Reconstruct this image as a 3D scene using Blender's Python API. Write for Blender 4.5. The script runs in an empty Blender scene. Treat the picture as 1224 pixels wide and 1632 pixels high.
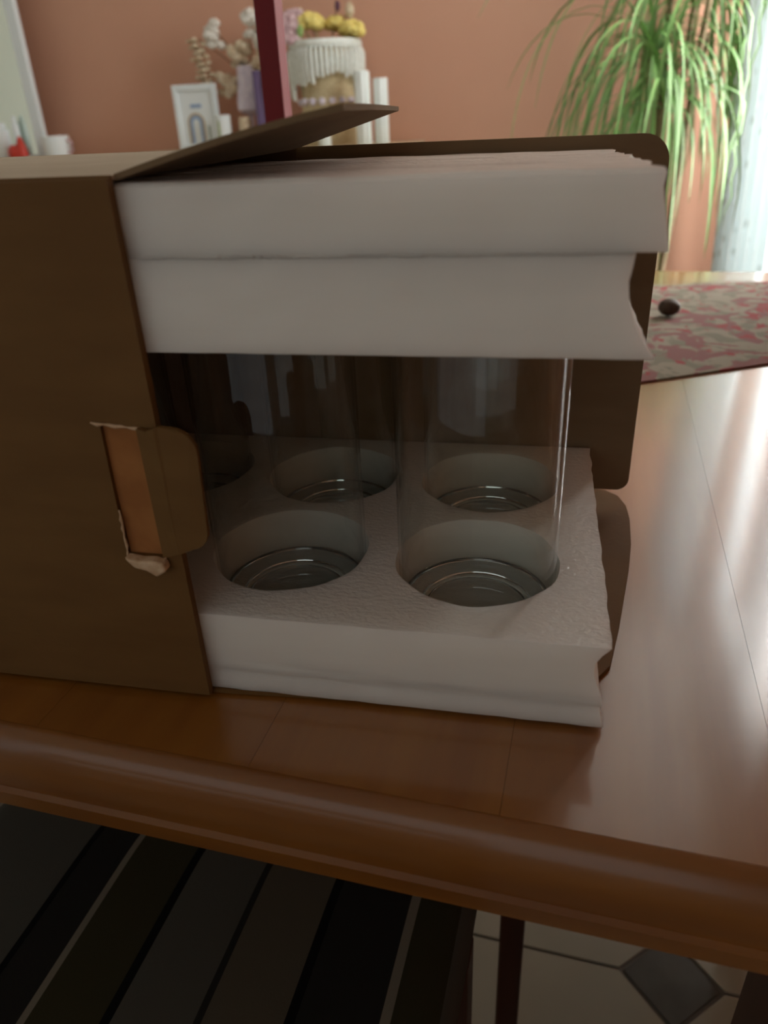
import bpy, bmesh, math, random
from mathutils import Vector, Matrix, noise
R = random.Random(7)
PI = math.pi
C = bpy.context.scene.collection
sc = bpy.context.scene
A = math.radians(-4.2)            # the table, floor and walls are turned a little against the box
TOP = 0.75                        # table top height

def rm(x, y, z=0.0):              # room frame (table top = 0) to world
    return Vector((x*math.cos(A) - y*math.sin(A), x*math.sin(A) + y*math.cos(A), z + TOP))

# ------------------------------------------------------------------ camera
cd = bpy.data.cameras.new('camera'); cam = bpy.data.objects.new('camera', cd); C.objects.link(cam)
F = Vector((-0.1886, 0.8600, -0.4741)).normalized()
U = Vector((-0.0550, 0.4733, 0.8792)); U = (U - F*U.dot(F)).normalized()
Rt = F.cross(U)
m = Matrix((( Rt.x, U.x, -F.x), (Rt.y, U.y, -F.y), (Rt.z, U.z, -F.z))).to_4x4()
m.translation = Vector((-0.048, -0.320, 0.309 + TOP))
cam.matrix_world = m
cd.sensor_fit = 'HORIZONTAL'; cd.sensor_width = 36; cd.lens = 36*1180/1224
cd.clip_start = 0.01
cd.dof.use_dof = True; cd.dof.focus_distance = 0.50; cd.dof.aperture_fstop = 9.0
sc.camera = cam
sc.view_settings.view_transform = 'Standard'; sc.view_settings.look = 'None'
sc.view_settings.gamma = 1; sc.view_settings.use_curve_mapping = False
sc.view_settings.exposure = 0.0
sc.cycles.transparent_max_bounces = 48; sc.cycles.max_bounces = 16; sc.cycles.transmission_bounces = 16; sc.cycles.diffuse_bounces = 6

# ------------------------------------------------------------------ light: daylight through the right-hand window, plus an added rear fill
w = bpy.data.worlds.new('world'); sc.world = w; w.use_nodes = True
bg = w.node_tree.nodes['Background']; bg.inputs[0].default_value = (0.80, 0.92, 1.0, 1); bg.inputs[1].default_value = 0.5
ld = bpy.data.lights.new('daylight', 'AREA'); ld.shape = 'RECTANGLE'; ld.size = 1.0; ld.size_y = 2.2
ld.energy = 132; ld.color = (1.0, 0.985, 0.95)
lo = bpy.data.objects.new('daylight', ld); C.objects.link(lo)
lo.location = rm(0.56 + 0.40, 2.20, 0.85)
lo.rotation_euler = (PI/2 - .25, 0, A + PI/2)     # faces -x (into the room)
ld2 = bpy.data.lights.new('rear_fill', 'AREA'); ld2.shape = 'RECTANGLE'; ld2.size = 2.6; ld2.size_y = 1.6  # added lamp that brightens the box and foam fronts
ld2.energy = 4.2; ld2.color = (1.0, 0.97, 0.90)
lo2 = bpy.data.objects.new('rear_fill', ld2); C.objects.link(lo2)
lo2.location = rm(-.75, -1.7 - .45, 0.75); lo2.rotation_euler = (PI/2, 0, A + PI*0)   # added fill lamp behind the camera, faces +y through the added fill_window


# ------------------------------------------------------------------ materials
def mat(name, col, rough=0.6, col2=None, scale=20, stretch=(1,1,1), bump=0.0, bscale=None, coat=0, coat_r=0.1,
        spec=0.5, sss=0, trans=0, ior=1.45, metal=0, detail=4, objvar=0):
    M = bpy.data.materials.new(name); M.use_nodes = True
    nt = M.node_tree; n = nt.nodes; l = nt.links; p = n['Principled BSDF']
    p.inputs['Base Color'].default_value = (*col, 1); p.inputs['Roughness'].default_value = rough
    p.inputs['Specular IOR Level'].default_value = spec; p.inputs['Metallic'].default_value = metal
    p.inputs['IOR'].default_value = ior; p.inputs['Transmission Weight'].default_value = trans
    p.inputs['Coat Weight'].default_value = coat; p.inputs['Coat IOR'].default_value = 1.52 if coat >= .9 else 1.5; p.inputs['Coat Roughness'].default_value = coat_r
    if sss:
        p.inputs['Subsurface Weight'].default_value = sss; p.inputs['Subsurface Radius'].default_value = (1,1,1)
        p.inputs['Subsurface Scale'].default_value = 0.03
    tc = n.new('ShaderNodeTexCoord'); mp = n.new('ShaderNodeMapping'); mp.inputs['Scale'].default_value = stretch
    l.new(tc.outputs['Object'], mp.inputs['Vector'])
    nz = n.new('ShaderNodeTexNoise'); nz.inputs['Scale'].default_value = scale; nz.inputs['Detail'].default_value = detail
    l.new(mp.outputs[0], nz.inputs['Vector'])
    out = None
    if col2 or objvar:
        mx = n.new('ShaderNodeMix'); mx.data_type = 'RGBA'
        mx.inputs['A'].default_value = (*col, 1); mx.inputs['B'].default_value = (*(col2 or col), 1)
        cr = n.new('ShaderNodeValToRGB'); cr.color_ramp.elements[0].position = .35; cr.color_ramp.elements[1].position = .65
        l.new(nz.outputs['Fac'], cr.inputs[0]); l.new(cr.outputs[0], mx.inputs['Factor'])
        out = mx.outputs['Result']
        if objvar:
            oi = n.new('ShaderNodeObjectInfo'); hs = n.new('ShaderNodeHueSaturation')
            mr = n.new('ShaderNodeMapRange'); mr.inputs['To Min'].default_value = 1-objvar; mr.inputs['To Max'].default_value = 1+objvar
            l.new(oi.outputs['Random'], mr.inputs['Value']); l.new(mr.outputs[0], hs.inputs['Value'])
            l.new(out, hs.inputs['Color']); out = hs.outputs[0]
        l.new(out, p.inputs['Base Color'])
    if bump:
        nb = n.new('ShaderNodeTexNoise'); nb.inputs['Scale'].default_value = bscale or scale*3; nb.inputs['Detail'].default_value = 5
        l.new(mp.outputs[0], nb.inputs['Vector'])
        b = n.new('ShaderNodeBump'); b.inputs['Strength'].default_value = bump; b.inputs['Distance'].default_value = 0.002
        l.new(nb.outputs['Fac'], b.inputs['Height']); l.new(b.outputs[0], p.inputs['Normal'])
    return M

M = {}
M['card']   = mat('kraft_cardboard', (.155,.078,.022), .7, (.135,.066,.018), 14, (1,1,4), .08, 220, spec=.25)
M['card_lit']= mat('window_lit_cardboard', (.50,.43,.32), .7, (.46,.39,.28), 14, (1,1,4), .08, 220, spec=.3)  # kraft lightened to beige, standing in for window light on the top
M['card_in']= mat('kraft_cardboard_inside', (.20,.135,.075), .85, (.18,.118,.064), 14, (1,1,4), .08, 220, spec=.15)
M['card_red']= mat('bare_cardboard_layer', (.36,.15,.05), .9, (.30,.12,.04), 60, spec=.1)
M['torn']   = mat('torn_paper_fibre', (.62,.44,.28), .9, (.45,.28,.15), 160, bump=.5, bscale=400)
M['foam']   = mat('white_polyethylene_foam', (.80,.77,.70), .5, (.77,.74,.67), 9, (1,1,6), .10, 260, sss=.6, spec=.35)
M['foam_top']= mat('rough_foam_skin', (.80,.775,.715), .36, (.77,.745,.685), 9, (1,1.6,1), .55, 260, sss=.5, spec=.6)
M['foam_cut']= mat('cut_foam_edge', (.84,.74,.66), .7, (.76,.66,.58), 60, (1,4,1), .6, 240)
M['glass']  = mat('clear_glass', (.93,.96,.95), .0, trans=1, ior=1.47)
M['wood']   = mat('orange_varnished_wood', (.28,.110,.014), .35, (.23,.080,.009), 7, (7,.6,3), coat=1.0, coat_r=.12, detail=6, objvar=.04, spec=.8)
M['wood_edge']= mat('orange_varnished_edge', (.22,.078,.007), .42, (.17,.055,.005), 7, (.8,6,6), coat=.5, coat_r=.16, detail=6)
M['dark_wood']= mat('dark_red_brown_wood', (.060,.016,.008), .4, (.042,.011,.006), 9, (6,6,.7), spec=.2)
M['wall']   = mat('salmon_wall_paint', (.68,.385,.27), .85, (.66,.365,.255), 2.2, bump=.05, bscale=160)
M['offwall']= mat('pale_wall_paint', (.76,.77,.71), .9, (.73,.74,.68), 2.0)
M['ceil']   = mat('white_ceiling_paint', (.78,.77,.74), .9)
M['tile']   = mat('cream_floor_tile', (.44,.40,.31), .35, (.39,.355,.27), 6, objvar=.04)
M['tile_dark']= mat('dark_inset_tile', (.11,.10,.075), .4, (.08,.072,.055), 20)
M['grout']  = mat('tile_grout', (.22,.20,.17), .9)
M['beech']  = mat('pale_beech_wood', (.62,.50,.33), .45, (.56,.44,.28), 6, (1,5,5), detail=6)
M['white']  = mat('white_gloss_paint', (.82,.90,.93), .35)
M['ceramic']= mat('white_ceramic', (.84,.91,.93), .3)
M['mirror'] = mat('mirror_glass', (.78,.86,.80), .03, metal=1)
M['red']    = mat('dark_red_lacquer', (.17,.003,.005), .45, spec=.3)
M['redfig'] = mat('bright_red_paint', (.60,.05,.03), .4)
M['wax']    = mat('white_candle_wax', (.86,.92,.90), .4, (.80,.88,.85), 8, sss=.2)
M['purple'] = mat('purple_candle_wax', (.17,.12,.26), .45)
M['lilac']  = mat('lilac_frosted_glass', (.78,.72,.80), .3, (.62,.56,.68), 30)
M['macrame']= mat('white_macrame_cord', (.86,.90,.86), .85, (.74,.78,.72), 90, bump=.6, bscale=300)
M['straw']  = mat('woven_straw', (.72,.62,.40), .85, (.54,.43,.24), 90, (1,1,2.5), .8, 200)
M['dried']  = mat('cream_dried_flower', (.76,.68,.52), .85, (.60,.46,.30), 60)
M['paleblos']= mat('white_dried_blossom', (.86,.85,.80), .8, (.72,.68,.60), 60)
M['stem']   = mat('brown_dried_stem', (.26,.15,.08), .9)
M['yellow'] = mat('yellow_flower', (.85,.74,.26), .7, (.78,.62,.16), 60)
M['pinkf']  = mat('pink_flower', (.74,.56,.58), .7, (.58,.38,.42), 50)
M['greenf'] = mat('green_bud', (.28,.42,.14), .6)
M['darkf']  = mat('dark_plum_bud', (.12,.05,.08), .7)
M['bluep']  = mat('soft_blue_print', (.32,.45,.66), .6)
M['tanp']   = mat('tan_print', (.55,.46,.32), .6)
M['greenp'] = mat('grey_green_print', (.30,.38,.30), .6)
M['leaf']   = mat('green_strap_leaf', (.14,.28,.070), .4, (.21,.36,.13), 7, spec=.6, objvar=.35)
M['cane']   = mat('woody_cane', (.30,.22,.13), .9, (.2,.14,.08), 30, (1,1,4))
M['terra']  = mat('terracotta', (.45,.19,.10), .8)
M['soil']   = mat('potting_soil', (.05,.035,.025), 1, bump=.8, bscale=90)
M['walnut'] = mat('dark_walnut_shell', (.075,.045,.025), .6, (.04,.022,.012), 60, bump=.6, bscale=120)
M['steel']  = mat('brushed_steel', (.5,.5,.5), .3, metal=1)

def facing_fac(n, l, base, gain, power):
    lw = n.new('ShaderNodeLayerWeight'); lw.inputs['Blend'].default_value = .5
    pw = n.new('ShaderNodeMath'); pw.operation = 'POWER'; pw.inputs[1].default_value = power
    ma = n.new('ShaderNodeMath'); ma.operation = 'MULTIPLY_ADD'; ma.inputs[1].default_value = gain; ma.inputs[2].default_value = base
    l.new(lw.outputs['Facing'], pw.inputs[0]); l.new(pw.outputs[0], ma.inputs[0]); return ma.outputs[0]
def thin_glass():
    m_ = bpy.data.materials.new('window_pane_glass'); m_.use_nodes = True; nt = m_.node_tree; n = nt.nodes; l = nt.links
    n.remove(n['Principled BSDF']); t = n.new('ShaderNodeBsdfTransparent'); g = n.new('ShaderNodeBsdfGlossy'); g.inputs['Roughness'].default_value = .02
    mx = n.new('ShaderNodeMixShader')
    l.new(facing_fac(n, l, .03, .9, 5), mx.inputs[0]); l.new(t.outputs[0], mx.inputs[1]); l.new(g.outputs[0], mx.inputs[2])
    l.new(mx.outputs[0], n['Material Output'].inputs[0]); return m_
M['pane'] = thin_glass()
def tumbler_wall():
    m_ = bpy.data.materials.new('thin_tumbler_glass'); m_.use_nodes = True; nt = m_.node_tree; n = nt.nodes; l = nt.links
    n.remove(n['Principled BSDF']); t = n.new('ShaderNodeBsdfTransparent'); t.inputs[0].default_value = (.985,.99,.98,1)
    g = n.new('ShaderNodeBsdfGlossy'); g.inputs['Roughness'].default_value = .03
    mx = n.new('ShaderNodeMixShader')
    l.new(facing_fac(n, l, .022, .75, 4.0), mx.inputs[0]); l.new(t.outputs[0], mx.inputs[1]); l.new(g.outputs[0], mx.inputs[2])
    l.new(mx.outputs[0], n['Material Output'].inputs[0]); return m_
M['tumbler'] = tumbler_wall()

def curtain_mat():
    m_ = bpy.data.materials.new('white_lace_curtain'); m_.use_nodes = True; nt = m_.node_tree; n = nt.nodes; l = nt.links
    p = n['Principled BSDF']; p.inputs['Roughness'].default_value = .9
    tc = n.new('ShaderNodeTexCoord'); v = n.new('ShaderNodeTexVoronoi'); v.inputs['Scale'].default_value = 26
    mp = n.new('ShaderNodeMapping'); mp.inputs['Scale'].default_value = (1,1,.6); l.new(tc.outputs['Object'], mp.inputs[0]); l.new(mp.outputs[0], v.inputs['Vector'])
    cr = n.new('ShaderNodeValToRGB'); e = cr.color_ramp.elements
    e[0].position = .10; e[0].color = (.34,.40,.37,1); e[1].position = .30; e[1].color = (.62,.72,.74,1)
    l.new(v.outputs['Distance'], cr.inputs[0]); l.new(cr.outputs[0], p.inputs['Base Color'])
    tr = n.new('ShaderNodeBsdfTranslucent'); tr.inputs[0].default_value = (.86,.94,.96,1)
    mx = n.new('ShaderNodeMixShader'); mx.inputs[0].default_value = .15
    l.new(p.outputs[0], mx.inputs[1]); l.new(tr.outputs[0], mx.inputs[2]); l.new(mx.outputs[0], n['Material Output'].inputs[0]); return m_
M['curtain'] = curtain_mat()

def runner_mat():
    m_ = bpy.data.materials.new('floral_woven_runner'); m_.use_nodes = True; nt = m_.node_tree; n = nt.nodes; l = nt.links
    p = n['Principled BSDF']; p.inputs['Roughness'].default_value = .9
    tc = n.new('ShaderNodeTexCoord')
    def layer(prev, scale, dist, lo_, hi_, col, seed, sharp=True):
        mp = n.new('ShaderNodeMapping'); mp.inputs['Location'].default_value = (seed, seed*.7, 0); l.new(tc.outputs['Object'], mp.inputs[0])
        z = n.new('ShaderNodeTexNoise'); z.inputs['Scale'].default_value = scale; z.inputs['Detail'].default_value = 3; z.inputs['Distortion'].default_value = dist
        l.new(mp.outputs[0], z.inputs['Vector'])
        cr = n.new('ShaderNodeValToRGB'); cr.color_ramp.elements[0].position = lo_; cr.color_ramp.elements[1].position = hi_
        l.new(z.outputs['Fac'], cr.inputs[0])
        mx = n.new('ShaderNodeMix'); mx.data_type = 'RGBA'; l.new(cr.outputs[0], mx.inputs['Factor'])
        if isinstance(prev, tuple): mx.inputs['A'].default_value = prev
        else: l.new(prev, mx.inputs['A'])
        mx.inputs['B'].default_value = (*col, 1); return mx.outputs['Result']
    a = layer((.25,.215,.155,1), 22, 1.5, .50, .56, (.17,.15,.10), 3.1)
    a = layer(a, 12, 2.2, .54, .58, (.20,.075,.065), 9.4)
    a = layer(a, 30, 1.0, .60, .63, (.26,.03,.03), 1.7)
    l.new(a, p.inputs['Base Color']); return m_
M['runner'] = runner_mat()

def stripe_mat():
    m_ = bpy.data.materials.new('striped_cushion_fabric'); m_.use_nodes = True; nt = m_.node_tree; n = nt.nodes; l = nt.links
    p = n['Principled BSDF']; p.inputs['Roughness'].default_value = .95; p.inputs['Specular IOR Level'].default_value = .1
    tc = n.new('ShaderNodeTexCoord'); sp = n.new('ShaderNodeSeparateXYZ'); l.new(tc.outputs['Object'], sp.inputs[0])
    mr = n.new('ShaderNodeMapRange'); mr.inputs['From Min'].default_value = -.25; mr.inputs['From Max'].default_value = .25
    l.new(sp.outputs['X'], mr.inputs['Value'])
    cr = n.new('ShaderNodeValToRGB'); cr.color_ramp.interpolation = 'CONSTANT'
    dk=(.020,.019,.017); ol=(.040,.036,.018); gr=(.080,.077,.065); gw=(.095,.082,.060); bl=(.005,.005,.005); lt=(.20,.18,.14)
    # x given in room coordinates, cushion centre at -0.288
    st = [(-.578,gr),(-.446,bl),(-.440,dk),(-.404,lt),(-.397,ol),(-.340,bl),(-.333,gr),(-.270,dk),(-.264,gw),(-.204,bl),(-.197,dk),(-.133,lt),(-.126,ol),(-.090,gr)]
    e = cr.color_ramp.elements
    pos = lambda x: max(0, min(1, (x + .328 + .25)/.50))
    e[0].position = 0; e[0].color = (*st[0][1],1); e[1].position = pos(st[1][0]); e[1].color = (*st[1][1],1)
    for x, c_ in st[2:]:
        k = e.new(pos(x)); k.color = (*c_,1)
    l.new(mr.outputs[0], cr.inputs[0]); l.new(cr.outputs[0], p.inputs['Base Color'])
    wv = n.new('ShaderNodeTexNoise'); wv.inputs['Scale'].default_value = 500; b = n.new('ShaderNodeBump'); b.inputs['Strength'].default_value = .3; b.inputs['Distance'].default_value=.001
    l.new(tc.outputs['Object'], wv.inputs['Vector']); l.new(wv.outputs['Fac'], b.inputs['Height']); l.new(b.outputs[0], p.inputs['Normal'])
    return m_
M['stripe'] = stripe_mat()

# ------------------------------------------------------------------ builders
class MB:
    def __init__(s): s.v = []; s.f = []
    def add(s, vs, fs):
        o = len(s.v); s.v += [tuple(v) for v in vs]; s.f += [tuple(i+o for i in f) for f in fs]; return s
    def box(s, a, b):
        x0,y0,z0 = a; x1,y1,z1 = b
        return s.add([(x0,y0,z0),(x1,y0,z0),(x1,y1,z0),(x0,y1,z0),(x0,y0,z1),(x1,y0,z1),(x1,y1,z1),(x0,y1,z1)],
                     [(0,3,2,1),(4,5,6,7),(0,1,5,4),(1,2,6,5),(2,3,7,6),(3,0,4,7)])
    def prism(s, pts, z0, z1, ax='z'):
        n = len(pts)
        if ax == 'z': g = lambda p, h: (p[0], p[1], h)
        elif ax == 'y': g = lambda p, h: (p[0], h, p[1])
        else: g = lambda p, h: (h, p[0], p[1])
        vs = [g(p, z0) for p in pts] + [g(p, z1) for p in pts]
        return s.add(vs, [tuple(range(n))[::-1], tuple(range(n, 2*n))] + [(i, (i+1) % n, n+(i+1) % n, n+i) for i in range(n)])
    def lathe(s, prof, c=(0,0,0), seg=32, closed=False, wob=None):
        vs = []; fs = []; n = len(prof)
        for i in range(seg):
            t = 2*PI*i/seg
            for j, (r, z) in enumerate(prof):
                rr = r*(wob(t, j) if wob else 1)
                vs.append((c[0]+rr*math.cos(t), c[1]+rr*math.sin(t), c[2]+z))
        for i in range(seg):
            k = (i+1) % seg
            for j in range(n if closed else n-1):
                j2 = (j+1) % n
                fs.append((i*n+j, k*n+j, k*n+j2, i*n+j2))
        if not closed:
            if prof[0][0] > 1e-6: fs.append(tuple(i*n for i in range(seg))[::-1])
            if prof[-1][0] > 1e-6: fs.append(tuple(i*n+n-1 for i in range(seg)))
        return s.add(vs, fs)
    def tube(s, path, r, seg=8):
        P = [Vector(p) for p in path]; n = len(P); vs = []; fs = []
        rr = r if isinstance(r, (list, tuple)) else [r]*n
        up = Vector((0,0,1)) if abs((P[1]-P[0]).normalized().z) < .9 else Vector((1,0,0))
        for i, p in enumerate(P):
            t = (P[min(i+1,n-1)] - P[max(i-1,0)]).normalized()
            a = t.cross(up).normalized(); b = a.cross(t).normalized()
            for k in range(seg):
                q = 2*PI*k/seg; vs.append(p + (a*math.cos(q) + b*math.sin(q))*rr[i])
        for i in range(n-1):
            for k in range(seg):
                fs.append((i*seg+k, i*seg+(k+1)%seg, (i+1)*seg+(k+1)%seg, (i+1)*seg+k))
        fs.append(tuple(range(seg))[::-1]); fs.append(tuple(range((n-1)*seg, n*seg)))
        return s.add(vs, fs)
    def ball(s, c, r, sz=(1,1,1), seg=10, rings=7, bump=0):
        vs = [(c[0],c[1],c[2]-r*sz[2])]; fs = []
        for j in range(1, rings):
            p = PI*j/rings
            for i in range(seg):
                t = 2*PI*i/seg; k = 1 + bump*(R.random()-.5)
                vs.append((c[0]+r*sz[0]*k*math.sin(p)*math.cos(t), c[1]+r*sz[1]*k*math.sin(p)*math.sin(t), c[2]-r*sz[2]*k*math.cos(p)))
        vs.append((c[0],c[1],c[2]+r*sz[2])); L = len(vs)-1
        for i in range(seg): fs.append((0, 1+(i+1)%seg, 1+i)); fs.append((L, L-seg+i, L-seg+(i+1)%seg))
        for j in range(rings-2):
            for i in range(seg):
                a = 1+j*seg; fs.append((a+i, a+(i+1)%seg, a+seg+(i+1)%seg, a+seg+i))
        return s.add(vs, fs)
    def build(s, name, m_, parent=None, smooth=False, bevel=0, angle=35):
        me = bpy.data.meshes.new(name); me.from_pydata(s.v, [], s.f); me.validate()
        bm = bmesh.new(); bm.from_mesh(me); bmesh.ops.recalc_face_normals(bm, faces=bm.faces); bm.to_mesh(me); bm.free()
        me.materials.append(M[m_])
        if smooth: me.shade_smooth(); me.set_sharp_from_angle(angle=math.radians(angle))
        o = bpy.data.objects.new(name, me); C.objects.link(o)
        if parent: o.parent = parent
        if bevel:
            b = o.modifiers.new('bevel', 'BEVEL'); b.width = bevel; b.segments = 2; b.limit_method = 'ANGLE'
        return o

def tag(o, label, cat, group=None, kind=None):
    o['label'] = label; o['category'] = cat
    if group: o['group'] = group
    return o
def thing(name, label, cat, loc, rot=A, group=None):
    o = bpy.data.objects.new(name, None); o.empty_display_size = .02; C.objects.link(o)
    o.location = loc; o.rotation_euler = (0,0,rot); return tag(o, label, cat, group)
def struct(o, at_room=True):
    o['kind'] = 'structure'
    if at_room: o.location = (0,0,TOP); o.rotation_euler = (0,0,A)
    return o
def copy_tree(o, parent=None):
    c = o.copy(); C.objects.link(c)
    if parent: c.parent = parent
    for ch in list(o.children): copy_tree(ch, c)
    return c

# ------------------------------------------------------------------ room shell (room frame, table top = 0)
X0, X1, Y0, Y1, ZF, ZC = -3.3, .56, -1.7, 2.9, -.75, 1.80
struct(MB().box((X0-.1,Y1,ZF-.05),(X1+.1,Y1+.1,ZC+.05)).build('wall_back','wall'))
WA, WB, WC, WD = -1.9, .45, .05, 1.45
wfr = MB(); wfr.box((X0-.1,Y0-.1,ZF-.05),(WA,Y0,ZC+.05)); wfr.box((WB,Y0-.1,ZF-.05),(X1+.1,Y0,ZC+.05))
wfr.box((WA,Y0-.1,ZF-.05),(WB,Y0,WC)); wfr.box((WA,Y0-.1,WD),(WB,Y0,ZC+.05))
struct(wfr.build('wall_front','offwall'))
w2 = bpy.data.objects.new('fill_window', None); C.objects.link(w2); struct(w2)  # unseen window added behind the camera for the rear fill lamp
q = MB(); q.box((WA,Y0-.08,WC),(WB,Y0-.02,WC+.05)); q.box((WA,Y0-.08,WD-.05),(WB,Y0-.02,WD)); q.box((WA,Y0-.08,WC+.05),(WA+.05,Y0-.02,WD-.05)); q.box((WB-.05,Y0-.08,WC+.05),(WB,Y0-.02,WD-.05))
q.build('window_frame','white',w2)
MB().box((WA+.05,Y0-.053,WC+.05),(WB-.05,Y0-.047,WD-.05)).build('pane','pane',w2)  # pane of the added, unseen fill_window
struct(MB().box((X0-.1,Y0,ZF-.05),(X0,Y1,ZC+.05)).build('wall_left','offwall'))
WY0, WY1, WZ0, WZ1 = 1.45, 2.62, -.60, 1.62
wr = MB()
wr.box((X1,Y0,ZF-.05),(X1+.12,WY0,ZC+.05)); wr.box((X1,WY1,ZF-.05),(X1+.12,Y1,ZC+.05))
wr.box((X1,WY0,ZF-.05),(X1+.12,WY1,WZ0)); wr.box((X1,WY0,WZ1),(X1+.12,WY1,ZC+.05))
struct(wr.build('wall_right','wall'))
struct(MB().box((X0-.1,Y0-.1,ZC),(X1+.12,Y1+.1,ZC+.1)).build('ceiling','ceil'))
# window
wroot = bpy.data.objects.new('window_1', None); C.objects.link(wroot); struct(wroot)
wf = MB(); t = .05
wf.box((X1+.03,WY0,WZ0),(X1+.09,WY1,WZ0+t)); wf.box((X1+.03,WY0,WZ1-t),(X1+.09,WY1,WZ1))
wf.box((X1+.03,WY0,WZ0+t),(X1+.09,WY0+t,WZ1-t)); wf.box((X1+.03,WY1-t,WZ0+t),(X1+.09,WY1,WZ1-t))
wf.build('window_frame','white',wroot)
ym = (WY0+WY1)/2
MB().box((X1+.03,ym-.03,WZ0+t),(X1+.09,ym+.03,WZ1-t)).build('mullion','white',wroot)
for a_, b_ in ((WY0+t, ym-.03), (ym+.03, WY1-t)):
    MB().box((X1+.055,a_,WZ0+t),(X1+.061,b_,WZ1-t)).build('pane','pane',wroot)
# baseboards
struct(MB().prism([(Y1-.012,ZF),(Y1,ZF),(Y1,ZF+.08),(Y1-.006,ZF+.08),(Y1-.012,ZF+.07)],X0,X1,'x').build('baseboard_back','tile'))
# floor: grout bed with octagonal tiles and dark diamond insets, each its own piece
fl = struct(MB().box((X0-.1,Y0-.1,ZF-.06),(X1+.12,Y1+.1,ZF-.003)).build('floor','grout'))
P_ = .385; dd = .066; g = .0022      # pitch, half diagonal of the inset, joint
cx0, cy0 = .157, .335                # centre of the inset seen under the table edge
oc = []
h = P_/2 - g
oc = [(-h,-h+dd),(-h+dd,-h),(h-dd,-h),(h,-h+dd),(h,h-dd),(h-dd,h),(-h+dd,h),(-h,h-dd)]
tile0 = MB().prism(oc, -.003, 0).build('tile','tile',fl,bevel=.001)
dia0 = MB().prism([(dd-g*1.4,0),(0,dd-g*1.4),(-dd+g*1.4,0),(0,-dd+g*1.4)], -.003, 0).build('inset_tile','tile_dark',fl,bevel=.001)
first = True; firstd = True
for i in range(-10, 3):
    for j in range(-6, 8):
        x = cx0 + (i+.5)*P_; y = cy0 + (j+.5)*P_
        if X0 < x-P_/2 and x+P_/2 < X1+.1 and Y0 < y-P_/2 and y+P_/2 < Y1:
            o = tile0 if first else tile0.copy()
            if not first: C.objects.link(o)
            o.location = (x,y,ZF); first = False
        x = cx0 + i*P_; y = cy0 + j*P_
        if X0+dd < x < X1-dd and Y0+dd < y < Y1-dd:
            o = dia0 if firstd else dia0.copy()
            if not firstd: C.objects.link(o)
            o.location = (x,y,ZF); firstd = False

# ------------------------------------------------------------------ dining table
TX0, TX1, TY0, TY1 = -1.00, .36, -.068, 1.357
tb = thing('dining_table', 'orange varnished wooden dining table with rounded edge under the open box', 'table', rm(0,0,ZF))
T0 = -ZF
nb = 10; wd = (TX1-TX0)/nb
for i in range(nb):
    a_ = TX0+i*wd
    MB().box((a_+.0001,TY0,T0-.030),(a_+wd-.0001,TY1-.02,T0)).build('board','wood',tb)
# rounded edge with a small lip, swept along the near side
def edge_prof():
    pts = [(0,0)]
    for k in range(1, 11):
        q = k/10*PI/2; pts.append((-.0175*math.sin(q)**1.0, -.034*(1-math.cos(q))))
    pts += [(-.0175,-.0345),(-.0205,-.0365),(-.0205,-.0470),(-.014,-.049),(0,-.049)]
    return pts
MB().prism([(TY0-.0002+p[0], T0+p[1]) for p in edge_prof()], TX0-.001, TX1+.001, 'x').build('edge_moulding','wood_edge',tb,smooth=True,angle=40)
MB().prism([(TY1-.02-p[0], T0+p[1]) for p in edge_prof()], TX0, TX1, 'x').build('edge_moulding','wood_edge',tb,smooth=True,angle=40)
for yy in (.04, TY1-.10):
    MB().box((TX0+.1,yy,T0-.125),(TX1-.2,yy+.022,T0-.031)).build('apron','dark_wood',tb)
for xx in (TX0+.08, TX1-.222):
    MB().box((xx,.065,T0-.125),(xx+.022,TY1-.105,T0-.031)).build('apron','dark_wood',tb)
for xx in (TX0+.05, .132):
    for yy in (0.0, TY1-.14):
        MB().prism([(xx,yy),(xx+.065,yy),(xx+.065,yy+.065),(xx,yy+.065)],0,T0-.031).build('leg','dark_wood',tb,bevel=.003)

# ------------------------------------------------------------------ cardboard box (box frame = world axes, origin: its front bottom edge)
BX = thing('cardboard_box', 'opened brown cardboard carton lying on the table with flaps spread', 'box', (0,0,TOP), 0)
th = .003; BL = -.52; BE = -.230; BD = .266; BH = .2905
bz = .0042
MB().box((BL,-.0042,bz-.003),(BE,-.0012,BH)).build('front_panel','card',BX,bevel=.0006)
MB().box((BL,-.0012,BH-.0022),(BE,BD,BH)).build('top_panel','card_lit',BX,bevel=.0006)['label'] = 'top panel with window light painted in'  # window light is put into this panel's paler colour
MB().box((BL,-.0012,.0006),(BL+.003,BD,BH-.003)).build('end_panel','card',BX)
# bottom panel with its flap running out on the table
MB().prism([(BL+.003,-.0012),(-.22,-.0012),(-.02,.012),(.008,.055),(.017,.099),(.0285,.165),(.034,.205),(.0365,.245),(.0355,.270),(.030,.288),(.020,.298),(.008,.301),(-.21,.292),(-.23,BD),(BL+.003,BD)],.0006,.0034).build('bottom_panel','card',BX,smooth=True)
# back panel with its long flap: rounded outer corners
def rounded(x0,z0,x1,z1,rt,rb):
    p = [(x0,z0)]
    for k in range(7):
        q = -PI/2 + k/6*PI/2; p.append((x1-rb+rb*math.cos(q), z0+rb+rb*math.sin(q)))
    for k in range(9):
        q = k/8*PI/2; p.append((x1-rt+rt*math.cos(q), z1-rt+rt*math.sin(q)))
    p.append((x0,z1)); return p
MB().box((BL,BD,.0036),(BE,BD+.003,BH)).build('back_panel','card_in',BX)
bf = MB().prism(rounded(BE+.0005,.020,.0345,BH-.001,.018,.010), BD, BD+.003, 'y').build('back_flap','card_in',BX,smooth=True)
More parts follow.
